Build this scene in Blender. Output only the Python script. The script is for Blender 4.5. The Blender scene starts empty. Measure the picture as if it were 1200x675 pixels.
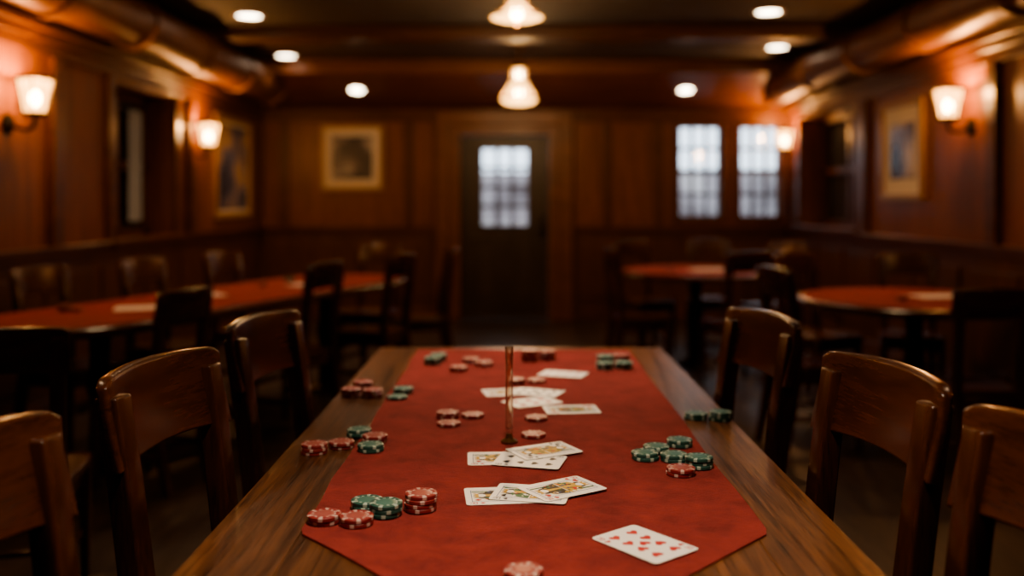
import bpy, math, random
from mathutils import Vector, Matrix
random.seed(7)
scene = bpy.context.scene
COL = scene.collection
try:
    scene.view_settings.look = 'AgX - Medium High Contrast'
except Exception:
    pass

# ------------------------------------------------------------------ materials
def new_mat(name):
    m = bpy.data.materials.new(name); m.use_nodes = True
    nt = m.node_tree
    b = nt.nodes.get("Principled BSDF")
    return m, nt, b

def plain(name, col, rough=0.5, metal=0.0, coat=0.0, noise=0.0, nscale=40, bump=0.0):
    m, nt, b = new_mat(name)
    b.inputs["Base Color"].default_value = (*col, 1)
    b.inputs["Roughness"].default_value = rough
    b.inputs["Metallic"].default_value = metal
    b.inputs["Coat Weight"].default_value = coat
    if noise > 0 or bump > 0:
        tc = nt.nodes.new("ShaderNodeTexCoord")
        n = nt.nodes.new("ShaderNodeTexNoise"); n.inputs["Scale"].default_value = nscale
        n.inputs["Detail"].default_value = 5
        nt.links.new(tc.outputs["Object"], n.inputs["Vector"])
        if noise > 0:
            r = nt.nodes.new("ShaderNodeValToRGB")
            r.color_ramp.elements[0].position = 0.3; r.color_ramp.elements[1].position = 0.7
            r.color_ramp.elements[0].color = (*[c*(1-noise) for c in col], 1)
            r.color_ramp.elements[1].color = (*[min(1, c*(1+noise)) for c in col], 1)
            nt.links.new(n.outputs["Fac"], r.inputs["Fac"])
            nt.links.new(r.outputs["Color"], b.inputs["Base Color"])
        if bump > 0:
            bp = nt.nodes.new("ShaderNodeBump"); bp.inputs["Strength"].default_value = bump
            bp.inputs["Distance"].default_value = 0.004
            nt.links.new(n.outputs["Fac"], bp.inputs["Height"])
            nt.links.new(bp.outputs["Normal"], b.inputs["Normal"])
    return m

def wood(name, dark, light, axis='Y', scale=1.0, rough=0.35, plank=None, plank_axis='X', coat=0.0, bump=0.15, stretch=14, spec=0.5):
    m, nt, b = new_mat(name)
    N = nt.nodes; L = nt.links
    tc = N.new("ShaderNodeTexCoord")
    vec = tc.outputs["Object"]
    pl_val = None
    if plank:
        sep = N.new("ShaderNodeSeparateXYZ"); L.new(vec, sep.inputs[0])
        dv = N.new("ShaderNodeMath"); dv.operation = 'DIVIDE'; dv.inputs[1].default_value = plank
        L.new(sep.outputs[plank_axis], dv.inputs[0])
        fl = N.new("ShaderNodeMath"); fl.operation = 'FLOOR'; L.new(dv.outputs[0], fl.inputs[0])
        wn = N.new("ShaderNodeTexWhiteNoise"); wn.noise_dimensions = '1D'
        L.new(fl.outputs[0], wn.inputs["W"])
        pl_val = wn.outputs["Value"]
        sc = N.new("ShaderNodeVectorMath"); sc.operation = 'SCALE'; sc.inputs["Scale"].default_value = 7.0
        L.new(wn.outputs["Color"], sc.inputs[0])
        ad = N.new("ShaderNodeVectorMath"); ad.operation = 'ADD'
        L.new(vec, ad.inputs[0]); L.new(sc.outputs[0], ad.inputs[1])
        vec = ad.outputs[0]
    mp = N.new("ShaderNodeMapping")
    s = [stretch*scale]*3
    s['XYZ'.index(axis)] = 1.0*scale
    mp.inputs["Scale"].default_value = s
    L.new(vec, mp.inputs["Vector"])
    n1 = N.new("ShaderNodeTexNoise"); n1.inputs["Scale"].default_value = 1.6; n1.inputs["Detail"].default_value = 8
    n1.inputs["Roughness"].default_value = 0.62; n1.inputs["Distortion"].default_value = 0.6
    L.new(mp.outputs[0], n1.inputs["Vector"])
    n2 = N.new("ShaderNodeTexNoise"); n2.inputs["Scale"].default_value = 9; n2.inputs["Detail"].default_value = 4
    L.new(mp.outputs[0], n2.inputs["Vector"])
    mx = N.new("ShaderNodeMath"); mx.operation = 'MULTIPLY_ADD'; mx.inputs[1].default_value = 0.35
    L.new(n2.outputs["Fac"], mx.inputs[0])
    m2 = N.new("ShaderNodeMath"); m2.operation = 'MULTIPLY'; m2.inputs[1].default_value = 0.65
    L.new(n1.outputs["Fac"], m2.inputs[0]); L.new(m2.outputs[0], mx.inputs[2])
    cr = N.new("ShaderNodeValToRGB")
    cr.color_ramp.elements[0].position = 0.38; cr.color_ramp.elements[1].position = 0.60
    cr.color_ramp.elements[0].color = (*dark, 1); cr.color_ramp.elements[1].color = (*light, 1)
    L.new(mx.outputs[0], cr.inputs["Fac"])
    col = cr.outputs["Color"]
    if pl_val is not None:
        mr = N.new("ShaderNodeMapRange"); mr.inputs["To Min"].default_value = 0.75; mr.inputs["To Max"].default_value = 1.15
        L.new(pl_val, mr.inputs["Value"])
        vm = N.new("ShaderNodeVectorMath"); vm.operation = 'SCALE'
        L.new(col, vm.inputs[0]); L.new(mr.outputs[0], vm.inputs["Scale"])
        col = vm.outputs[0]
    L.new(col, b.inputs["Base Color"])
    b.inputs["Roughness"].default_value = rough
    b.inputs["Specular IOR Level"].default_value = spec
    b.inputs["Coat Weight"].default_value = coat
    b.inputs["Coat Roughness"].default_value = 0.22
    bp = N.new("ShaderNodeBump"); bp.inputs["Strength"].default_value = bump; bp.inputs["Distance"].default_value = 0.003
    L.new(mx.outputs[0], bp.inputs["Height"]); L.new(bp.outputs["Normal"], b.inputs["Normal"])
    return m

def emit(name, col, strength, transp=0.0):
    m = bpy.data.materials.new(name); m.use_nodes = True
    nt = m.node_tree; nt.nodes.clear()
    o = nt.nodes.new("ShaderNodeOutputMaterial"); e = nt.nodes.new("ShaderNodeEmission")
    e.inputs[0].default_value = (*col, 1); e.inputs[1].default_value = strength
    if transp > 0:
        t = nt.nodes.new("ShaderNodeBsdfTransparent"); mx = nt.nodes.new("ShaderNodeMixShader")
        mx.inputs[0].default_value = transp
        nt.links.new(e.outputs[0], mx.inputs[1]); nt.links.new(t.outputs[0], mx.inputs[2])
        nt.links.new(mx.outputs[0], o.inputs[0])
    else:
        nt.links.new(e.outputs[0], o.inputs[0])
    return m

def pane_mat(name, tint=(0.95, 0.97, 1), gl=0.05):
    m = bpy.data.materials.new(name); m.use_nodes = True
    nt = m.node_tree; nt.nodes.clear()
    o = nt.nodes.new("ShaderNodeOutputMaterial")
    t = nt.nodes.new("ShaderNodeBsdfTransparent"); t.inputs[0].default_value = (*tint, 1)
    g = nt.nodes.new("ShaderNodeBsdfGlossy"); g.inputs["Roughness"].default_value = 0.05
    mx = nt.nodes.new("ShaderNodeMixShader"); mx.inputs[0].default_value = gl
    nt.links.new(t.outputs[0], mx.inputs[1]); nt.links.new(g.outputs[0], mx.inputs[2])
    nt.links.new(mx.outputs[0], o.inputs[0])
    return m

def print_mat(name, cols, scale=3.0, seed=0.0):
    m, nt, b = new_mat(name)
    N = nt.nodes; L = nt.links
    tc = N.new("ShaderNodeTexCoord"); mp = N.new("ShaderNodeMapping")
    mp.inputs["Location"].default_value = (seed, seed*1.7, seed*0.3)
    L.new(tc.outputs["Object"], mp.inputs[0])
    n = N.new("ShaderNodeTexNoise"); n.inputs["Scale"].default_value = scale; n.inputs["Detail"].default_value = 3
    L.new(mp.outputs[0], n.inputs["Vector"])
    r = N.new("ShaderNodeValToRGB"); els = r.color_ramp.elements
    els[0].position = 0.36; els[0].color = (*cols[0], 1)
    els[1].position = 0.62; els[1].color = (*cols[-1], 1)
    for i, c in enumerate(cols[1:-1]):
        e = els.new(0.36 + 0.26*(i+1)/(len(cols)-1)); e.color = (*c, 1)
    L.new(n.outputs["Fac"], r.inputs["Fac"]); L.new(r.outputs["Color"], b.inputs["Base Color"])
    b.inputs["Roughness"].default_value = 0.25
    return m

M_table = wood("oak_tabletop", (0.034, 0.013, 0.006), (0.165, 0.066, 0.027), 'Y', 1.6, 0.30, plank=0.1495, bump=0.4, stretch=24, spec=0.5)
M_chair = wood("chair_wood", (0.034, 0.010, 0.0045), (0.078, 0.023, 0.009), 'Z', 2.0, 0.24, coat=0.4, bump=0.05, stretch=9)
M_chair_h = wood("chair_wood_rail", (0.038, 0.0115, 0.005), (0.088, 0.026, 0.010), 'X', 2.0, 0.24, coat=0.4, bump=0.05, stretch=12)
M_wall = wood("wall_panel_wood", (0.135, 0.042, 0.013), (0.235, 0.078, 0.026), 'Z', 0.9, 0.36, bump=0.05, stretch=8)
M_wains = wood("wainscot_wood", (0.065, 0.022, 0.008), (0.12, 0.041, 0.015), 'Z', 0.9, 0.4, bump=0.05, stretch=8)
M_trim = wood("trim_wood", (0.065, 0.020, 0.007), (0.125, 0.042, 0.015), 'Y', 1.0, 0.36, bump=0.04, stretch=8)
M_trimx = wood("trim_wood_x", (0.075, 0.024, 0.009), (0.14, 0.047, 0.017), 'X', 1.0, 0.38, bump=0.04, stretch=8)
M_soffit = wood("soffit_wood", (0.12, 0.042, 0.015), (0.20, 0.070, 0.025), 'X', 1.0, 0.38, bump=0.04, stretch=8)
M_floor = wood("floor_boards", (0.022, 0.012, 0.007), (0.065, 0.038, 0.024), 'Y', 1.0, 0.42, plank=0.14, bump=0.2, stretch=10)
M_ceil = plain("ceiling_dark_plaster", (0.044, 0.026, 0.018), 0.7, noise=0.15, nscale=3)
M_beam = wood("beam_wood", (0.05, 0.018, 0.007), (0.11, 0.04, 0.016), 'X', 1.0, 0.45, stretch=8)
M_duct = plain("duct_bronze", (0.14, 0.052, 0.021), 0.45, 0.3, noise=0.2, nscale=6)
M_door = wood("door_dark_wood", (0.034, 0.021, 0.014), (0.062, 0.038, 0.025), 'Z', 1.0, 0.42, stretch=8, bump=.04)
M_muntin = plain("muntin_paint", (0.055, 0.045, 0.04), 0.5)
M_brass = plain("aged_brass", (0.25, 0.13, 0.045), 0.35, 0.9)
M_iron = plain("dark_iron", (0.03, 0.022, 0.018), 0.4, 0.8)
M_goldframe = plain("gilt_frame", (0.36, 0.20, 0.085), 0.4, 0.3)
M_matb = plain("mat_board", (0.70, 0.58, 0.42), 0.8)
M_pane = pane_mat("window_glass")
M_darkglass = plain("dark_glass", (0.035, 0.038, 0.045), 0.12)  # plain dark pane, nothing shows through
M_blind = plain("linen_blind", (0.30, 0.31, 0.33), 0.8)
M_shade = emit("frosted_shade_glow", (1.0, 0.44, 0.11), 8.0, 0.35)
M_bulb = emit("warm_bulb", (1.0, 0.68, 0.36), 90.0)
M_pend = emit("pendant_glass_glow", (1.0, 0.50, 0.15), 7.0, 0.4)
M_down = emit("downlight_lens", (1.0, 0.80, 0.56), 18.0)
M_downring = plain("downlight_ring", (0.4, 0.3, 0.22), 0.4)
M_paper = plain("menu_paper", (0.72, 0.66, 0.60), 0.7)
M_felt_bg = plain("red_felt", (0.24, 0.024, 0.020), 0.9, noise=0.12, nscale=14)

# suede runner
def suede():
    m, nt, b = new_mat("red_suede_runner")
    N = nt.nodes; L = nt.links
    tc = N.new("ShaderNodeTexCoord")
    a = N.new("ShaderNodeTexNoise"); a.inputs["Scale"].default_value = 15; a.inputs["Detail"].default_value = 9; a.inputs["Roughness"].default_value = 0.75
    c = N.new("ShaderNodeTexNoise"); c.inputs["Scale"].default_value = 300; c.inputs["Detail"].default_value = 3
    for n in (a, c): L.new(tc.outputs["Object"], n.inputs["Vector"])
    r = N.new("ShaderNodeValToRGB")
    r.color_ramp.elements[0].position = 0.36; r.color_ramp.elements[0].color = (0.135, 0.0165, 0.0145, 1)
    r.color_ramp.elements[1].position = 0.64; r.color_ramp.elements[1].color = (0.25, 0.034, 0.029, 1)
    L.new(a.outputs["Fac"], r.inputs["Fac"]); L.new(r.outputs["Color"], b.inputs["Base Color"])
    b.inputs["Roughness"].default_value = 0.95
    b.inputs["Specular IOR Level"].default_value = 0.2
    b.inputs["Sheen Weight"].default_value = 0.25
    b.inputs["Sheen Tint"].default_value = (1, 0.45, 0.40, 1)
    ad = N.new("ShaderNodeMath"); ad.operation = 'ADD'
    L.new(a.outputs["Fac"], ad.inputs[0]); L.new(c.outputs["Fac"], ad.inputs[1])
    bp = N.new("ShaderNodeBump"); bp.inputs["Strength"].default_value = 0.7; bp.inputs["Distance"].default_value = 0.004
    L.new(ad.outputs[0], bp.inputs["Height"]); L.new(bp.outputs["Normal"], b.inputs["Normal"])
    return m
M_suede = suede()

# ------------------------------------------------------------------ mesh builder
class MB:
    def __init__(s): s.v = []; s.f = []; s.m = []
    def add(s, vs, fs, mi=0):
        o = len(s.v); s.v += [tuple(v) for v in vs]
        for k, f in enumerate(fs):
            s.f.append([i+o for i in f]); s.m.append(mi if isinstance(mi, int) else mi[k])
    def box(s, x0, x1, y0, y1, z0, z1, mi=0):
        vs = [(x0,y0,z0),(x1,y0,z0),(x1,y1,z0),(x0,y1,z0),(x0,y0,z1),(x1,y0,z1),(x1,y1,z1),(x0,y1,z1)]
        s.add(vs, [(0,3,2,1),(4,5,6,7),(0,1,5,4),(1,2,6,5),(2,3,7,6),(3,0,4,7)], mi)
    def loft(s, secs, mi=0, cap=True):
        n = len(secs[0]); vs = [p for sec in secs for p in sec]; fs = []
        for i in range(len(secs)-1):
            for j in range(n):
                k = (j+1) % n
                fs.append((i*n+j, i*n+k, (i+1)*n+k, (i+1)*n+j))
        if cap:
            fs.append(tuple(reversed(range(n)))); fs.append(tuple((len(secs)-1)*n+j for j in range(n)))
        s.add(vs, fs, mi)
    def lathe(s, prof, c=(0,0,0), seg=24, mi=0, axis='Z', cap=True):
        secs = []
        for r, h in prof:
            ring = []
            for j in range(seg):
                a = 2*math.pi*j/seg
                p = (r*math.cos(a), r*math.sin(a), h)
                if axis == 'Y': p = (p[0], p[2], -p[1])
                if axis == 'X': p = (p[2], p[0], p[1])
                ring.append((p[0]+c[0], p[1]+c[1], p[2]+c[2]))
            secs.append(ring)
        s.loft(secs, mi, cap)
    def tube(s, pts, r, seg=10, mi=0):
        secs = []
        for i, p in enumerate(pts):
            p = Vector(p); a = Vector(pts[max(i-1, 0)]); b = Vector(pts[min(i+1, len(pts)-1)])
            d = (b-a).normalized(); u = d.orthogonal().normalized()
            if i: 
                u = (pu - d*pu.dot(d)).normalized()
            pu = u; w = d.cross(u)
            rr = r[i] if isinstance(r, (list, tuple)) else r
            secs.append([tuple(p + rr*(math.cos(t)*u + math.sin(t)*w)) for t in [2*math.pi*j/seg for j in range(seg)]])
        s.loft(secs, mi)
    def mesh(s, name, mats, smooth=False):
        me = bpy.data.meshes.new(name); me.from_pydata(s.v, [], s.f)
        for m in mats: me.materials.append(m)
        for p, mi in zip(me.polygons, s.m):
            p.material_index = mi; p.use_smooth = smooth
        me.update()
        import bmesh
        bm = bmesh.new(); bm.from_mesh(me); bmesh.ops.recalc_face_normals(bm, faces=bm.faces); bm.to_mesh(me); bm.free()
        return me
    def build(s, name, mats, smooth=False, bevel=0, loc=(0,0,0), rot=0, parent=None):
        me = s.mesh(name, mats, smooth)
        return place(me, name, loc, rot, bevel, smooth, parent)

def place(me, name, loc=(0,0,0), rot=0, bevel=0, smooth=False, parent=None, scale=1):
    o = bpy.data.objects.new(name, me); COL.objects.link(o)
    o.location = loc; o.rotation_euler = (0, 0, rot); o.scale = (scale,)*3
    if bevel:
        b = o.modifiers.new("bevel", 'BEVEL'); b.width = bevel; b.segments = 3; b.limit_method = 'ANGLE'; b.angle_limit = math.radians(40)
        b.harden_normals = False
    if smooth:
        es = o.modifiers.new("edge_split", 'EDGE_SPLIT'); es.split_angle = math.radians(42)
    if parent: o.parent = parent
    return o

def grid_wall(mb, axis, t0, t1, a0, a1, z0, z1, holes, mi=0):
    As = sorted({a0, a1, *[h[0] for h in holes], *[h[1] for h in holes]})
    Zs = sorted({z0, z1, *[h[2] for h in holes], *[h[3] for h in holes]})
    for i in range(len(As)-1):
        for j in range(len(Zs)-1):
            ca = (As[i]+As[i+1])/2; cz = (Zs[j]+Zs[j+1])/2
            if any(h[0] < ca < h[1] and h[2] < cz < h[3] for h in holes): continue
            if axis == 'X': mb.box(As[i], As[i+1], t0, t1, Zs[j], Zs[j+1], mi)
            else: mb.box(t0, t1, As[i], As[i+1], Zs[j], Zs[j+1], mi)

# ------------------------------------------------------------------ room
XL, XR, YB, YF, H = -2.78, 2.98, 10.2, -2.2, 2.69
mb = MB(); mb.box(XL-.4, XR+.4, YF-.2, YB+.2, -0.1, 0); mb.build("floor", [M_floor])
mb = MB(); mb.box(XL-.4, XR+.4, YF-.2, YB+.2, H, H+.1); mb.build("ceiling", [M_ceil])

door_hole = (-.60, .36, 0, 2.01)
w1 = (1.773, 2.238, 1.114, 2.117); w2 = (2.44, 2.88, 1.114, 2.117)
mb = MB(); grid_wall(mb, 'X', YB, YB+.2, XL-.4, XR+.4, 0, H, [door_hole, w1, w2])
mb.build("wall_back", [M_wall])
lw = (6.45, 7.60, 1.02, 2.12); rw = (8.15, 9.75, 1.04, 2.15)
mb = MB(); grid_wall(mb, 'Y', XL-.3, XL, YF, YB, 0, H, [lw]); mb.build("wall_left", [M_wall])
mb = MB(); grid_wall(mb, 'Y', XR, XR+.3, YF, YB, 0, H, [rw]); mb.build("wall_right", [M_wall])
mb = MB(); mb.box(XL-.3, XR+.3, YF-.2, YF, 0, H); mb.build("wall_front", [M_wall])

# recessed side windows
def side_window(name, xin, xout, h, blind_first):
    y0, y1, z0, z1 = h; mb = MB(); s = 1 if xout > xin else -1
    a, b = sorted((xout-s*.10, xout-s*.04))
    mb.box(*sorted((xout-s*.05, xout-s*.03)), y0, y1, z0, z1, 1)
    for q in (y0+.03, (y0+y1)/2, y1-.03): mb.box(a, b, q-.035, q+.035, z0, z1, 0)
    for q in (z0+.03, (z0+z1)/2, z1-.03): mb.box(a, b, y0, y1, q-.03, q+.03, 0)
    c, d = sorted((xout-s*.12, xout-s*.115))
    ym = (y0+y1)/2
    if blind_first: mb.box(c, d, ym+.16, y1-.16, z0+.12, z1-.12, 2)
    mb.build(name, [M_wains, M_darkglass, M_blind])
side_window("window_3", XL, XL-.3, lw, True)
side_window("window_4", XR, XR+.3, rw, False)

# casings, pilasters, rails for side walls
def side_trim(x, s, hole, pil, tag):
    # s = direction into room
    def bx(mb, d, y0, y1, z0, z1, mi=0):
        a, b = sorted((x, x+s*d)); mb.box(a, b, y0, y1, z0, z1, mi)
    mb = MB()
    bx(mb, .045, YF, YB, .95, 1.0); bx(mb, .07, YF, YB, 1.0, 1.025)
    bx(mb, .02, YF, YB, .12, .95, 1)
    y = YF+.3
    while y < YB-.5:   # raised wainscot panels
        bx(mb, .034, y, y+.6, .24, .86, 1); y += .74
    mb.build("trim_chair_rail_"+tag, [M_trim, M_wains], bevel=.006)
    mb = MB(); bx(mb, .035, YF, YB, 0, .13); mb.build("baseboard_"+tag, [M_wains], bevel=.006)
    mb = MB(); bx(mb, .07, YF, YB, 2.22, 2.27); bx(mb, .12, YF, YB, 2.27, 2.31); bx(mb, .04, YF, YB, 2.15, 2.22)
    mb.build("trim_crown_"+tag, [M_trim], bevel=.008)
    mb = MB()
    y0, y1, z0, z1 = hole
    bx(mb, .04, y0-.1, y0, 1.025, 2.15); bx(mb, .04, y1, y1+.1, 1.025, 2.15)
    bx(mb, .09, y0-.12, y1+.12, z0-.03, z0+.012)
    for p in pil: bx(mb, .05, p-.06, p+.06, 1.025, 2.15)
    mb.build("trim_pilasters_"+tag, [M_trim], bevel=.006)
side_trim(XL, 1, lw, [0.6, 2.6, 4.35, 5.62, 7.95, 10.12], "left")
side_trim(XR, -1, rw, [0.8, 2.6, 4.3, 5.80, 7.95, 10.12], "right")

# back wall trims
mb = MB()
for a, b in ((XL, -.86), (.62, XR)):
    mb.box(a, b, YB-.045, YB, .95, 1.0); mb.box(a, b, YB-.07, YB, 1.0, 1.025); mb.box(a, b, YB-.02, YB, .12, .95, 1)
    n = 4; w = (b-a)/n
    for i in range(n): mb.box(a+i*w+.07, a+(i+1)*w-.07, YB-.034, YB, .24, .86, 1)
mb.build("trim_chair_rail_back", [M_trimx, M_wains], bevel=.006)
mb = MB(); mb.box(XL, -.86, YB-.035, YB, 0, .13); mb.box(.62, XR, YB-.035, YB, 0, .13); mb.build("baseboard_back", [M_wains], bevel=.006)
mb = MB(); mb.box(XL, XR, YB-.07, YB, 2.22, 2.29); mb.box(XL, XR, YB-.04, YB, 2.16, 2.22); mb.build("trim_crown_back", [M_trimx], bevel=.008)
mb = MB()
for p in (-2.5, -1.15, 1.0, 1.55): mb.box(p-.045, p+.045, YB-.03, YB, 1.025, 2.16)
mb.build("trim_pilasters_back", [M_trim], bevel=.006)
# door casing
mb = MB()
mb.box(-.86, -.72, YB-.09, YB, 0, 2.26); mb.box(.48, .62, YB-.09, YB, 0, 2.26); mb.box(-.72, .48, YB-.09, YB, 2.12, 2.26)
mb.box(-.72, -.60, YB-.05, YB+.1, 0, 2.12); mb.box(.36, .48, YB-.05, YB+.1, 0, 2.12); mb.box(-.60, .36, YB-.05, YB+.1, 2.01, 2.12)
mb.build("trim_door_casing", [M_soffit], bevel=.008)
# door
mb = MB(); yd = YB+.06
gl = (-.362, .13, 1.03, 1.86)
grid_wall(mb, 'X', yd, yd+.05, -.598, .358, 0.005, 2.005, [gl], 0)
def frame(mb, x0, x1, z0, z1, w, y0, y1, mi):
    mb.box(x0, x1, y0, y1, z0, z0+w, mi); mb.box(x0, x1, y0, y1, z1-w, z1, mi)
    mb.box(x0, x0+w, y0, y1, z0+w, z1-w, mi); mb.box(x1-w, x1, y0, y1, z0+w, z1-w, mi)
frame(mb, gl[0]-.04, gl[1]+.04, gl[2]-.04, gl[3]+.04, .04, yd-.02, yd, 0)
for i in (1, 2):
    x = gl[0]+(gl[1]-gl[0])*i/3; mb.box(x-.018, x+.018, yd+.01, yd+.04, gl[2], gl[3], 1)
for i in (1, 2, 3):
    z = gl[2]+(gl[3]-gl[2])*i/4; mb.box(gl[0], gl[1], yd+.01, yd+.04, z-.018, z+.018, 1)
mb.box(gl[0], gl[1], yd+.022, yd+.026, gl[2], gl[3], 2)
for x0, x1 in ((-.48, -.16), (-.08, .24)):
    frame(mb, x0, x1, .15, .90, .03, yd-.02, yd, 0); mb.box(x0+.07, x1-.07, yd-.014, yd, .22, .83, 0)
mb.box(.27, .32, yd-.012, yd, .88, 1.12, 3)
mb.lathe([(.012, 0), (.012, -.05), (.03, -.055), (.033, -.075), (.02, -.09)], (.295, yd, .98), 14, 3, 'Y')
mb.build("door_1", [M_door, M_muntin, M_pane, M_iron], bevel=.004)
# back windows
for k, h in enumerate((w1, w2)):
    mb = MB(); y = YB+.05
    frame(mb, h[0], h[1], h[2], h[3], .025, y, y+.05, 0)
    mb.box(h[0], h[1], y, y+.05, (h[2]+h[3])/2-.026, (h[2]+h[3])/2+.026, 0)
    for i in (1, 2):
        x = h[0]+(h[1]-h[0])*i/3; mb.box(x-.016, x+.016, y+.01, y+.04, h[2], h[3], 0)
    for i in (1, 3):
        z = h[2]+(h[3]-h[2])*i/4; mb.box(h[0], h[1], y+.01, y+.04, z-.016, z+.016, 0)
    mb.box(h[0], h[1], y+.023, y+.026, h[2], h[3], 1)
    frame(mb, h[0]-.06, h[1]+.06, h[2]-.06, h[3]+.04, .06 if k < 2 else .05, YB-.03, YB, 2)
    mb.build("window_%d" % (k+1), [M_muntin, M_pane, M_wains])

# ceiling soffit over back wall, beams, ducts
mb = MB()
sec = lambda x: [(x, YB, 2.29), (x, 9.28, 2.58), (x, 9.28, H), (x, YB, H)]
mb.loft([sec(XL), sec(XR)]); mb.box(XL, XR, 9.24, 9.30, 2.56, 2.62); mb.build("trim_soffit_back", [M_soffit])
mb = MB(); mb.box(XL, XR, 7.5, 7.75, 2.60, H); mb.box(XL, XR, 7.46, 7.79, 2.65, H); mb.build("trim_ceiling_beam", [M_beam], bevel=.01)
for i, y in enumerate((4.6, 1.8)):
    mb = MB(); mb.box(XL, XR, y, y+.25, 2.58, H); mb.build("trim_ceiling_beam", [M_beam], bevel=.01)
def duct(x, name):
    mb = MB(); z = 2.475; prof = [(.165, YF)]
    y = YF+.4
    while y < YB-.2:
        prof += [(.165, y-.05), (.185, y-.045), (.185, y+.045), (.165, y+.05)]; y += 1.15
    prof += [(.165, YB)]
    mb.lathe([(r, h) for r, h in prof], (x, 0, z), 28, 0, 'Y')
    mb.build(name, [M_duct], smooth=True)
duct(XL+.24, "ceiling_duct"); duct(XR-.24, "ceiling_duct")
mb = MB()
for a, b in ((XL, XL+.07), (XR-.07, XR)): mb.box(a, b, YF, YB, 2.31, H)
mb.build("trim_soffit_side", [M_trim])

# downlights
def downlight(x, y, z=H, tilt=0, power=34, r=.088):
    mb = MB()
    mb.lathe([(r, -.008), (r+.03, -.006), (r+.03, -.0005), (r, -.0005), (r, -.008)], (0,0,0), 28, 1, cap=False)
    mb.lathe([(r, -.005), (r+.0005, -.002)], (0,0,0), 28, 0)
    o = mb.build("ceiling_downlight", [M_down, M_downring], loc=(x, y, z))
    o.rotation_euler = (tilt, 0, 0)
    l = bpy.data.lights.new("downlight_lamp", 'SPOT'); l.energy = power; l.color = (1, .64, .34)
    l.spot_size = math.radians(100); l.spot_blend = 0.8; l.shadow_soft_size = .07
    lo = bpy.data.objects.new("lamp", l); COL.objects.link(lo); lo.parent = o; lo.location = (0, 0, -.03)
sl = math.atan2(.29, .92)
for x, y in ((-2.0, 7.05), (-2.2, 9.0), (1.86, 6.9), (2.37, 8.5), (-2.0, 5.2), (1.86, 5.2)):  # last two are out of view, added to carry light forward
    downlight(x, y)
for x, y in ((-1.9, 2.6), (1.9, 2.6), (-1.2, 0.2), (1.2, 0.2)):  # unseen downlights, added toward the camera to light the foreground
    downlight(x, y, power=20)
for x in (-1.64, 1.76):
    yy = 9.70; zz = 2.58 - (yy-9.28)*.29/.92
    downlight(x, yy, zz-.002, -sl, 14, r=.072)

# pendants
def pendant(x, y, ztop, drop, hgt, r, power, col=(1, .62, .30), spot=False):
    mb = MB()
    mb.lathe([(.0, 0), (.085, 0), (.08, -.02), (.03, -.045), (.0, -.045)], (0,0,0), 24, 0, cap=False)
    if drop > .05: mb.tube([(0,0,-.03), (0,0,-drop)], .010, 10, 0)
    z0 = -drop
    mb.lathe([(.0, z0+.03), (.04, z0+.03), (r*.42, z0), (r*.45, z0-.015), (0.0, z0-.015)], (0,0,0), 24, 0, cap=False)
    mb.lathe([(r*.36, z0-.015), (r*.42, z0-hgt*.35), (r*.68, z0-hgt*.58), (r*.97, z0-hgt*.78), (r, z0-hgt*.87), (r*.8, z0-hgt*.95), (r*.35, z0-hgt), (0.001, z0-hgt)], (0,0,0), 24, 1, cap=False)
    for q1, q2, rr in ((.80, .86, 1.0), (.33, .38, .44)):
        mb.lathe([(r*rr, z0-hgt*q1), (r*rr+.012, z0-hgt*q1), (r*rr+.012, z0-hgt*q2), (r*rr, z0-hgt*q2), (r*rr, z0-hgt*q1)], (0,0,0), 24, 0, cap=False)
    for j in range(8):
        a = j*math.pi/4; c, s_ = math.cos(a), math.sin(a)
        mb.tube([(c*q*1.02, s_*q*1.02, h) for q, h in ((r*.37, z0-.015), (r*.43, z0-hgt*.35), (r*.69, z0-hgt*.58), (r*.98, z0-hgt*.78), (r*1.01, z0-hgt*.87))], .008, 6, 0)
    mb.lathe([(0, z0-hgt-.03), (.012, z0-hgt-.02), (.012, z0-hgt)], (0,0,0), 12, 0, cap=False)
    hb = z0-hgt*.72
    mb.lathe([(0, hb-.04), (.03, hb-.025), (.038, hb), (.028, hb+.03), (0, hb+.045)], (0,0,0), 14, 2, cap=False)
    if hgt > .2: mb.lathe([(0, z0-.12), (.022, z0-.10), (.026, z0-.07), (.015, z0-.04), (0, z0-.03)], (0,0,0), 14, 2, cap=False)
    o = mb.build("pendant_lamp", [M_brass, M_pend, M_bulb], smooth=True, loc=(x, y, ztop))
    l = bpy.data.lights.new("pendant_bulb", 'SPOT' if spot else 'POINT'); l.energy = power; l.color = col; l.shadow_soft_size = .08
    if spot: l.spot_size = math.radians(84); l.spot_blend = .9
    lo = bpy.data.objects.new("bulb", l); COL.objects.link(lo); lo.parent = o; lo.location = (0, 0, z0-hgt-.05 if spot else z0-hgt*.75-.09)
pendant(.03, 8.36, H, .20, .34, .16, 45)
pendant(.01, 6.2, H, .045, .16, .17, 45)
pendant(.01, 3.3, H, .045, .16, .17, 150, (1, .84, .66), True)  # out of view, added with a spot lamp to light the table
pendant(.01, 1.2, H, .045, .16, .17, 145, (1, .84, .66), True)  # second added pendant, unseen, lights the near end of the table

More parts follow.
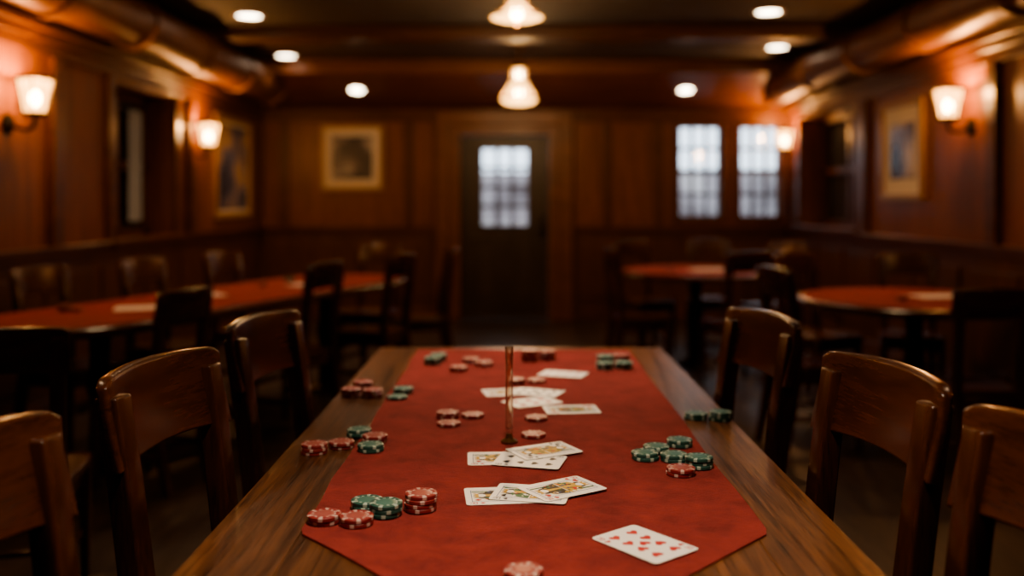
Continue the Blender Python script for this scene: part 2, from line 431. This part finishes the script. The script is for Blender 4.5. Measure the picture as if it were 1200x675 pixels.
# sconces
def sconce(x, y, z, s, power=46):
    mb = MB()
    mb.lathe([(.0, 0), (.06, 0), (.055, .015), (.03, .025), (0, .025)], (0, 0, -.14), 20, 0, 'X', cap=False)
    mb.tube([(0.01,0,-.14), (.06,0,-.165), (.11,0,-.175), (.145,0,-.16), (.155,0,-.12), (.155,0,-.09)], .011, 10, 0)
    mb.lathe([(0, -.105), (.03, -.105), (.062, -.095), (.066, -.08), (0, -.08)], (.155,0,0), 20, 0, cap=False)
    mb.lathe([(.058, -.08), (.066, -.03), (.08, .04), (.093, .105)], (.155,0,0), 24, 1, cap=False)
    mb.lathe([(.092, .098), (.098, .098), (.098, .112), (.092, .112), (.092, .098)], (.155,0,0), 24, 0, cap=False)
    for j in range(10):
        a = j*math.pi/5; c, q = math.cos(a), math.sin(a)
        mb.tube([(.155+c*r*1.02, q*r*1.02, h) for r, h in ((.058, -.08), (.08, .04), (.093, .105))], .0045, 5, 0)
    mb.lathe([(0, -.05), (.022, -.03), (.03, 0), (.022, .03), (0, .045)], (.155,0,0), 14, 2, cap=False)
    o = mb.build("wall_sconce", [M_iron, M_shade, M_bulb], smooth=True, loc=(x, y, z), rot=0 if s > 0 else math.pi)
    l = bpy.data.lights.new("sconce_bulb", 'POINT'); l.energy = power; l.color = (1, .46, .15); l.shadow_soft_size = .03
    lo = bpy.data.objects.new("bulb", l); COL.objects.link(lo); lo.parent = o; lo.location = (.165, 0, .085)
sconce(XL, 5.13, 1.86, 1); sconce(XL, 8.03, 1.85, 1)
sconce(XR, 6.13, 1.92, -1); sconce(XR, 9.86, 1.93, -1)
sconce(XL, 2.0, 1.86, 1, 34); sconce(XR, 2.0, 1.92, -1, 34)

# framed pictures; built facing -Y (back wall), local x across
def picture(w, h, fr, matw, pr, fm, loc, rot):
    mb = MB()
    frame(mb, -w/2, w/2, -h/2, h/2, fr, -.035, 0, 0)
    mb.box(-w/2+fr, w/2-fr, -.012, 0, -h/2+fr, h/2-fr, 1)
    mb.box(-w/2+fr+matw, w/2-fr-matw, -.015, -.012, -h/2+fr+matw, h/2-fr-matw, 2)
    mb.build("framed_picture", [fm, M_matb, pr], bevel=.003, loc=loc, rot=rot)
P1 = print_mat("etching_print", [(.02,.02,.025), (.12,.10,.09), (.34,.29,.24)], 4, 1)
P2 = print_mat("harbour_print", [(.04,.05,.09), (.14,.13,.18), (.45,.28,.16)], 2.5, 4)
P3 = print_mat("portrait_print", [(.02,.02,.02), (.12,.07,.06), (.55,.44,.32)], 3.2, 7)
picture(.68, .71, .035, .085, P1, M_goldframe, (-1.77, YB-.001, 1.765), 0)
picture(1.15, .98, .05, .03, P2, M_goldframe, (XL+.001, 9.2, 1.62), math.pi/2)
picture(.78, .76, .045, .12, P3, M_goldframe, (XR-.001, 7.2, 1.68), -math.pi/2)

# ------------------------------------------------------------------ outside
M_ext = print_mat("street_facade", [(.16,.13,.13), (.38,.33,.33), (.62,.56,.52)], 0.8, 3)
mb = MB(); mb.box(-12, 14, 15.0, 15.4, -.1, 1.75)
for i in range(7): mb.box(-11+i*3.6, -9+i*3.6, 14.8, 15.0, .2, 1.4)
mb.build("street_building", [M_ext])
mb = MB(); mb.box(-14, 16, YB+.2, 22, -.2, -.1); mb.build("street_pavement", [plain("pavement", (.4,.4,.4), .9, noise=.2, nscale=2)])
w = bpy.data.worlds.new("overcast_sky"); scene.world = w; w.use_nodes = True
bg = w.node_tree.nodes["Background"]; bg.inputs[0].default_value = (.80, .91, 1.0, 1); bg.inputs[1].default_value = 3.0

# ------------------------------------------------------------------ main table
TZ = .75; TX0, TX1, TY0, TY1 = -.505, .545, .72, 3.52
mb = MB(); n = 7; bw = (TX1-TX0)/n
for i in range(n): mb.box(TX0+i*bw+.0004, TX0+(i+1)*bw-.0004, TY0, TY1, TZ-.038, TZ)
mb.box(TX0+.08, TX1-.08, TY0+.1, TY0+.125, TZ-.12, TZ-.038, 1); mb.box(TX0+.08, TX1-.08, TY1-.125, TY1-.1, TZ-.12, TZ-.038, 1)
mb.box(TX0+.08, TX0+.105, TY0+.1, TY1-.1, TZ-.12, TZ-.038, 1); mb.box(TX1-.105, TX1-.08, TY0+.1, TY1-.1, TZ-.12, TZ-.038, 1)
for x in (TX0+.12, TX1-.12):
    for y in (TY0+.14, TY1-.14):
        mb.loft([[(x-a, y-a, z), (x+a, y-a, z), (x+a, y+a, z), (x-a, y+a, z)] for a, z in ((.026, 0), (.038, TZ-.12), (.038, TZ-.038))], 1)
mb.build("dining_table", [M_table, M_chair], bevel=.002)

# runner
CX0, CX1, CYF, CYC, CYT = -.357, .416, 3.45, 1.545, 1.125
mb = MB(); rows = []; NY, NX = 90, 24
for j in range(NY+1):
    y = CYF + (CYT-CYF)*j/NY
    if y >= CYC: a, b = CX0, CX1
    else:
        t = (CYC-y)/(CYC-CYT); cx = .025; a = CX0+(cx-.002-CX0)*t; b = CX1+(cx+.002-CX1)*t
    wob = .0025*math.sin(y*9)+.0015*math.sin(y*23)
    a += wob; b += .0025*math.sin(y*8+1)
    rows.append([(a+(b-a)*i/NX, y) for i in range(NX+1)])
def hz(x, y): return TZ+.0035+.0006*math.sin(x*17+y*5)+.0005*math.sin(y*13-x*6)
top = [(x, y, hz(x, y)) for r in rows for x, y in r]; bot = [(x, y, TZ+.0004) for r in rows for x, y in r]
W_ = NX+1; off = len(top); fs = []
for j in range(NY):
    for i in range(NX):
        a = j*W_+i; fs.append((a, a+1, a+W_+1, a+W_))
for j in range(NY):
    for i in (0, NX):
        a = j*W_+i; fs.append((a, a+W_, a+W_+off, a+off))
for j in (0, NY):
    for i in range(NX):
        a = j*W_+i; fs.append((a, a+1, a+1+off, a+off))
mb.add(top+bot, fs); mb.build("table_runner", [M_suede], smooth=True)
CZ = TZ+.0048

# ------------------------------------------------------------------ chairs
def chair_mesh():
    mb = MB()
    # back posts: path (y,z) raked ; local +Y faces table
    path = [(-.015, 0), (.03, .22), (.065, .44), (.055, .60), (.03, .80), (.006, .965)]
    for sx in (-1, 1):
        secs = []
        for k, (y, z) in enumerate(path):
            x = sx*(.150 + .012*z); hw = .021+.004*min(1, z); hd = .024 - .006*max(0, (z-.45))
            if z < .44: hd = .019+.006*(z/.44)
            secs.append([(x-hw, y-hd, z), (x+hw, y-hd, z), (x+hw, y+hd, z), (x-hw, y+hd, z)])
        mb.loft(secs, 0)
    # curved crest rail
    secs = []; NX = 18; W = .200
    for i in range(NX+1):
        t = -1+2*i/NX; x = t*W; bow = -.030*(1-t*t)+.012
        crown = .010*(1-t*t) - (.010*max(0, abs(t)-.9)*10 if abs(t) > .9 else 0)
        zt = 1.0+crown-.006; zb = .838+.012*(1-t*t)
        th = .015 if abs(t) < .97 else .012
        yt, yb = bow-.004, bow+.022
        secs.append([(x, yb-th, zb), (x, yb+th, zb), (x, yt+th+.001, (zt+zb)/2+.03), (x, yt+th-.002, zt), (x, yt-th, zt)])
    mb.loft(secs, 1)
    # seat: trapezoid, slightly dished
    NXs, NYs = 10, 8; vs = []; 
    for lay in (0, 1):
        for j in range(NYs+1):
            v = j/NYs; y = .05+.40*v; hw = .180+.03*v - (.02*max(0, v-.85)/.15)
            for i in range(NXs+1):
                u = -1+2*i/NXs
                dish = .010*(1-u*u)*math.sin(math.pi*v) if lay else 0
                vs.append((u*hw, y, (.472-dish) if lay else .435))
    W_ = NXs+1; off = W_*(NYs+1); fs = []
    for j in range(NYs):
        for i in range(NXs):
            a = j*W_+i; fs.append((a, a+W_, a+W_+1, a+1)); fs.append((a+off, a+1+off, a+W_+1+off, a+W_+off))
    for j in range(NYs):
        for i in (0, NXs): a = j*W_+i; fs.append((a, a+W_, a+W_+off, a+off))
    for i in range(NXs):
        for j in (0, NYs): a = j*W_+i; fs.append((a, a+1, a+1+off, a+off))
    mb.add(vs, fs, 1)
    # aprons
    mb.box(-.15, .15, .055, .075, .375, .435, 1); mb.box(-.165, .165, .405, .425, .375, .435, 1)
    for sx in (-1, 1):
        a, b = sorted((sx*.155, sx*.175)); mb.box(a, b, .07, .41, .375, .435, 1)
        # front legs
        mb.loft([[(sx*.178-h, .412-h, z), (sx*.178+h, .412-h, z), (sx*.178+h, .412+h, z), (sx*.178-h, .412+h, z)] for h, z in ((.014, 0), (.021, .436))], 0)
        mb.box(sx*.166-.009, sx*.166+.009, .03, .41, .17, .20, 1)
    mb.box(-.166, .166, .21, .228, .176, .196, 1)
    mb.box(-.165, .165, .402, .42, .26, .29, 1)
    return mb.mesh("dining_chair", [M_chair, M_chair_h], smooth=True)
CM = chair_mesh()
def chair(x, y, deg, scale=1.0):
    """x,y = floor point under the crest rail; deg = direction the sitter faces (0=+X)"""
    o = place(CM, "dining_chair", (x, y, 0), math.radians(deg-90), bevel=.006, smooth=False, scale=scale)
    return o
# around the main table, turned slightly toward the near end
chair(.720, 1.225, 188); chair(.675, 1.72, 190); chair(.660, 2.50, 192)
chair(-.705, 1.18, -7); chair(-.670, 1.775, -10); chair(-.655, 2.44, -11)

# left oval table chairs
C = Vector((-1.66, 5.5)); u = Vector((.362, .932)); nn = Vector((-.932, .362)); ang = math.degrees(math.atan2(u.y, u.x))
for s in (-.80, -.06, .68): 
    p = C+u*s+nn*.62; chair(p.x, p.y, ang-90, .95)
p = C+u*2.10+nn*.20; chair(p.x, p.y, ang-172, .95)
for s in (-1.11, .04, .95):
    p = C+u*s-nn*.62; chair(p.x, p.y, ang+90, .95 if s > 0 else .90)
chair(-.48, 7.0, ang+125, .95)
chair(-1.53, 2.80, 105, .92)
# right-rear round table
chair(.70, 7.0, 8, .95); chair(1.02, 8.35, -62, .95); chair(1.75, 8.5, -102, .95); chair(2.30, 7.9, 215, .95); chair(1.62, 6.45, 105, .95)
# right-near round table
chair(1.36, 4.95, 12, .95); chair(1.85, 6.25, -62, .95); chair(2.62, 6.28, -108, .95); chair(2.18, 4.28, 88, .90)
chair(2.72, 4.42, 118, .92)

# ------------------------------------------------------------------ background tables
def felt_table(name, L, Wd, loc, rot, pedestals):
    def outline(inset, k=24):
        r = Wd/2-inset; h = (L-Wd)/2; pts = []
        for i in range(k+1): a = -math.pi/2+math.pi*i/k; pts.append((h+r*math.cos(a), r*math.sin(a)))
        for i in range(k+1): a = math.pi/2+math.pi*i/k; pts.append((-h+r*math.cos(a), r*math.sin(a)))
        if h < 1e-6: pts = pts[:k]+pts[k+1:-1]
        return pts
    mb = MB()
    ring = lambda ins, z: [(x, y, z) for x, y in outline(ins)]
    mb.loft([ring(.02, .705), ring(.0, .715), ring(0, .74), ring(.012, .75), ring(.055, .75)], 0)
    mb.loft([ring(.055, .7495), ring(.056, .7535)], 1)
    for px in pedestals:
        mb.lathe([(.15, 0), (.15, .02), (.08, .05), (.05, .08), (.045, .30), (.06, .40), (.045, .50), (.05, .64), (.12, .69), (.2, .705)], (px, 0, 0), 24, 2)
    return mb.build(name, [M_chair_h, M_felt_bg, M_iron], smooth=True, loc=loc, rot=rot)
felt_table("oval_card_table", 3.3, .92, (C.x, C.y, 0), math.radians(ang), (-1.0, 1.0))
felt_table("round_card_table", 1.32, 1.32, (2.25, 5.3, 0), 0, (0,))
felt_table("round_card_table", 1.24, 1.24, (1.42, 7.4, 0), 0, (0,))
def sheet(x, y, w, h, deg):
    mb = MB(); mb.box(-w/2, w/2, -h/2, h/2, 0, .002); mb.build("paper_menu", [M_paper], loc=(x, y, .754), rot=math.radians(deg))
for a in ((-1.88, 4.78, .30, .20, 20), (-1.83, 5.38, .30, .2, 40), (2.42, 5.35, .30, .2, 5), (1.52, 7.4, .28, .2, 10), (-1.35, 6.12, .25, .18, 60)): sheet(*a)

# ------------------------------------------------------------------ chips
CHIP = {}
for nm, c1, c2, c3 in (("red", (.23,.030,.028), (.50,.35,.30), (.30,.08,.065)), ("green", (.025,.085,.065), (.36,.43,.36), (.06,.15,.12))):
    CHIP[nm] = [plain("chip_%s_body" % nm, c1, .42), plain("chip_%s_spot" % nm, c2, .45), plain("chip_%s_inlay" % nm, c3, .4)]
R, T = .0285, .0074
def chip_stack(x, y, n, col, z=CZ):
    mb = MB(); S = 48
    for k in range(n):
        cx = random.uniform(-1, 1)*.0016; cy = random.uniform(-1, 1)*.0016; ph = random.randrange(S)
        z0 = k*T; z1 = z0+T-.0004
        prof = [(.0, z0), (R-.0012, z0), (R, z0+.0010), (R, z1-.0010), (R-.0012, z1), (R*.76, z1), (R*.74, z1-.0003), (R*.62, z1-.0003), (R*.6, z1), (R*.30, z1), (0, z1)]
        vs = []; fs = []; ms = []
        for r, h in prof:
            for j in range(S):
                a = 2*math.pi*j/S; vs.append((cx+r*math.cos(a), cy+r*math.sin(a), h))
        for i in range(len(prof)-1):
            for j in range(S):
                kk = (j+1) % S; fs.append((i*S+j, i*S+kk, (i+1)*S+kk, (i+1)*S+j))
                q = (j+ph) % 8
                if i in (1, 2, 3, 4): ms.append(1 if q < 2 else 0)
                elif i in (5, 6): ms.append(1 if i == 6 and (j+ph) % 4 < 2 else 0)
                elif i == 7: ms.append(1 if (j+ph) % 6 < 2 else 2)
                else: ms.append(2)
        mb.add(vs, fs, ms)
    o = mb.build("poker_chip_stack" if n > 1 else "poker_chip", CHIP[col], smooth=True, loc=(x, y, z), rot=random.random()*6)
WZ = TZ+.0003
for a in ((-.325,1.596,2,'red'), (-.267,1.586,2,'red'), (-.226,1.631,3,'green'), (-.264,1.668,2,'green'), (-.168,1.660,4,'red'),
          (-.4385,2.044,3,'red',WZ), (-.388,2.093,2,'red',WZ), (-.320,2.130,2,'red'), (-.365,2.190,2,'green',TZ+.004), (-.317,2.051,2,'green'),
          (-.462,2.642,3,'red',WZ), (-.400,2.63,3,'red',WZ), (-.326,2.59,1,'green'), (-.320,2.665,2,'green'), (-.44,2.71,4,'red',WZ),
          (-.164,2.283,1,'red'), (-.170,2.363,2,'red'), (-.108,2.373,1,'red'),
          (-.276,3.135,3,'green'), (-.262,3.21,3,'green'), (-.183,3.01,2,'red'), (-.150,3.168,2,'red'), (-.104,3.10,2,'red'),
          (.049,3.20,5,'red'), (.110,3.23,4,'red'), (.290,3.04,3,'green'), (.352,3.05,3,'green'), (.36,3.2,3,'red'), (.30,3.13,4,'green'),
          (.274,1.985,2,'green'), (.305,2.037,2,'green'), (.365,2.09,2,'green'), (.334,1.972,2,'green'), (.377,1.925,3,'green'), (.329,1.870,2,'red'),
          (.456,2.37,2,'green',WZ), (.514,2.354,3,'green',WZ),
          (.052,2.345,1,'red'), (.040,2.175,1,'red'), (.0,2.80,2,'red'), (.065,2.83,1,'red'), (.012,1.353,2,'red')):
    chip_stack(*a)
for a in ((-2.22,4.62,5,'red'), (-2.15,4.60,3,'red'), (-1.60,5.95,4,'red'), (-1.52,6.32,4,'green'), (2.1,5.1,4,'red'), (1.2,7.3,4,'red'), (-1.2,6.55,3,'red')):
    chip_stack(a[0], a[1], a[2], a[3], .7538)

# ------------------------------------------------------------------ playing cards
K = [plain("card_stock", (.74,.70,.63), .45), plain("card_red", (.45,.022,.02), .5), plain("card_black", (.015,.015,.02), .5),
     plain("card_yellow", (.50,.30,.05), .5), plain("card_blue", (.03,.07,.20), .5), plain("card_green", (.03,.13,.06), .5)]
CW, CH, CT = .100, .142, .0007
def poly(mb, pts, z, mi): mb.add([(x, y, z) for x, y in pts], [tuple(range(len(pts)))], mi)
def heart(cx, cy, s, fl=1):
    out = []
    for i in range(20):
        t = 2*math.pi*i/20
        out.append((cx+s*math.sin(t)**3, cy+fl*s*(13*math.cos(t)-5*math.cos(2*t)-2*math.cos(3*t)-math.cos(4*t))/16))
    return out
def diamond(cx, cy, s, fl=1): return [(cx-s*.75, cy), (cx, cy-s), (cx+s*.75, cy), (cx, cy+s)]
def spade(cx, cy, s, fl=1):
    h = heart(cx, cy, s*.9, -fl); return h
def card(x, y, deg, kind, suit, lay=0, seed=0):
    rnd = random.Random(seed); mb = MB()
    pts = []; rc = .007
    for sx, sy, a0 in ((1,1,0), (-1,1,90), (-1,-1,180), (1,-1,270)):
        for i in range(5):
            a = math.radians(a0+i*22.5); pts.append((sx*(CW/2-rc)+rc*math.cos(a), sy*(CH/2-rc)+rc*math.sin(a)))
    mb.loft([[(a, b, 0) for a, b in pts], [(a, b, CT) for a, b in pts]], 0)
    shp = {'h': heart, 'd': diamond, 's': spade}[suit]; mc = 2 if suit == 's' else 1
    z = CT+.00012
    for f in (1, -1):   # corner indices
        ix, iy = -f*(CW/2-.0095), f*(CH/2-.014)
        for dx, dy, w, h in ((-.0035, 0, .0018, .014), (.0035, 0, .0018, .014), (0, .006, .008, .0018), (0, 0, .008, .0018)):
            poly(mb, [(ix+dx-w/2, iy+dy-h/2), (ix+dx+w/2, iy+dy-h/2), (ix+dx+w/2, iy+dy+h/2), (ix+dx-w/2, iy+dy+h/2)], z+abs(dy)*.001, mc)
        poly(mb, shp(ix, iy-f*.0165, .0055, f), z, mc)
    if kind == 'court':
        a, b = .033, .060
        for (x0, x1, y0, y1) in ((-a, a, b-.0014, b), (-a, a, -b, -b+.0014), (-a, -a+.0014, -b, b), (a-.0014, a, -b, b)):
            poly(mb, [(x0, y0), (x1, y0), (x1, y1), (x0, y1)], z, 4)
        for f in (1, -1):
            R_ = lambda pp: [(px*f, py*f) for px, py in pp]
            poly(mb, R_([(-.031, .001), (.031, .001), (.025, .030), (.010, .038), (-.010, .038), (-.025, .030)]), z+.0001, rnd.choice([3, 5, 2]))
            for k in range(30):
                px = rnd.uniform(-.026, .026); py = rnd.uniform(.003, .032); s = rnd.uniform(.0030, .0068)
                poly(mb, R_(diamond(px, py, s)), z+.0002+k*.00001, rnd.choice([3, 2, 4, 0, 2, 3, 5, 2, 5, 1]))
            poly(mb, R_([(-.003+.006*q, .001) for q in (0, 1)]+[(.006, .034), (0, .036), (-.006, .034)]), z+.00052, 3)
            poly(mb, R_([(.0095*math.cos(t*.524), .042+.0095*math.sin(t*.524)) for t in range(12)]), z+.00054, 0)
            poly(mb, R_([(-.011, .046), (-.012, .057), (-.005, .050), (0, .057), (.005, .050), (.012, .057), (.011, .046)]), z+.00058, 3)
            poly(mb, R_([(-.010, .036), (-.008, .046), (-.0135, .046), (-.016, .036)]), z+.00058, 2)
            poly(mb, R_([(.010, .036), (.008, .046), (.0135, .046), (.016, .036)]), z+.00058, 2)
            poly(mb, R_(shp(-.024, .048, .0068)), z+.00058, mc)
            poly(mb, R_([(.020, .028), (.024, .028), (.024, .058), (.020, .058)]), z+.0006, 5)
    else:
        rowsN = {6: [(-.02, .04), (.02, .04), (-.02, 0), (.02, 0), (-.02, -.04), (.02, -.04)],
                 8: [(-.02, .045), (.02, .045), (-.02, .015), (.02, .015), (-.02, -.015), (.02, -.015), (-.02, -.045), (.02, -.045)],
                 9: [(-.02, .045), (.02, .045), (-.02, .015), (.02, .015), (0, 0), (-.02, -.015), (.02, -.015), (-.02, -.045), (.02, -.045)]}[kind]
        for px, py in rowsN: poly(mb, shp(px, py, .0105, 1 if py >= 0 else -1), z, mc)
    mb.build("playing_card", K, loc=(x, y, CZ+lay*.0016), rot=math.radians(deg-90))
card(.205, 1.492, -51, 9, 'h', 0, 1)
card(-.022, 1.735, 6, 'court', 'd', 0, 2); card(.030, 1.742, -12, 'court', 's', 1, 3); card(.088, 1.768, 33, 'court', 'h', 2, 4)
card(-.030, 1.985, 3, 'court', 'd', 0, 5); card(.030, 1.962, -14, 8, 's', 1, 6); card(.062, 2.035, 28, 'court', 's', 2, 8)
card(.146, 2.449, 6, 'court', 'h', 0, 9); card(.060, 2.66, -22, 9, 's', 1, 10); card(-.020, 2.67, 12, 'court', 'd', 0, 11); card(.150, 2.951, -20, 8, 'd', 0, 12)
card(.045, 2.54, 30, 6, 'h', 0, 13)

# slim glass bud vase on the runner
mb = MB()
mb.lathe([(0, 0), (.019, 0), (.019, .004), (.009, .010), (.0065, .02), (.0, .02)], (0,0,0), 24, 1, cap=False)
mb.lathe([(.0065, .018), (.0082, .03), (.0088, .10), (.008, .17), (.0095, .215), (.0078, .215), (.0065, .17), (.0072, .10), (.0065, .032), (0, .03)], (0,0,0), 24, 0, cap=False)
gm, nt, b = new_mat("vase_glass"); b.inputs["Transmission Weight"].default_value = 1; b.inputs["Roughness"].default_value = .03; b.inputs["Base Color"].default_value = (.85,.80,.72,1)
mb.build("bud_vase", [gm, M_brass], smooth=True, loc=(-.014, 2.118, CZ))

# ------------------------------------------------------------------ camera
cam = bpy.data.cameras.new("camera"); co = bpy.data.objects.new("camera", cam); COL.objects.link(co)
co.location = (0, 0, 1.30); co.rotation_euler = (math.pi/2, 0, 0)
cam.sensor_width = 36; cam.lens = 33.0
cam.shift_x = -4/1200; cam.shift_y = -102.5/1200
cam.clip_start = .05
cam.dof.use_dof = True; cam.dof.focus_distance = 1.78; cam.dof.aperture_fstop = 1.3
scene.camera = co
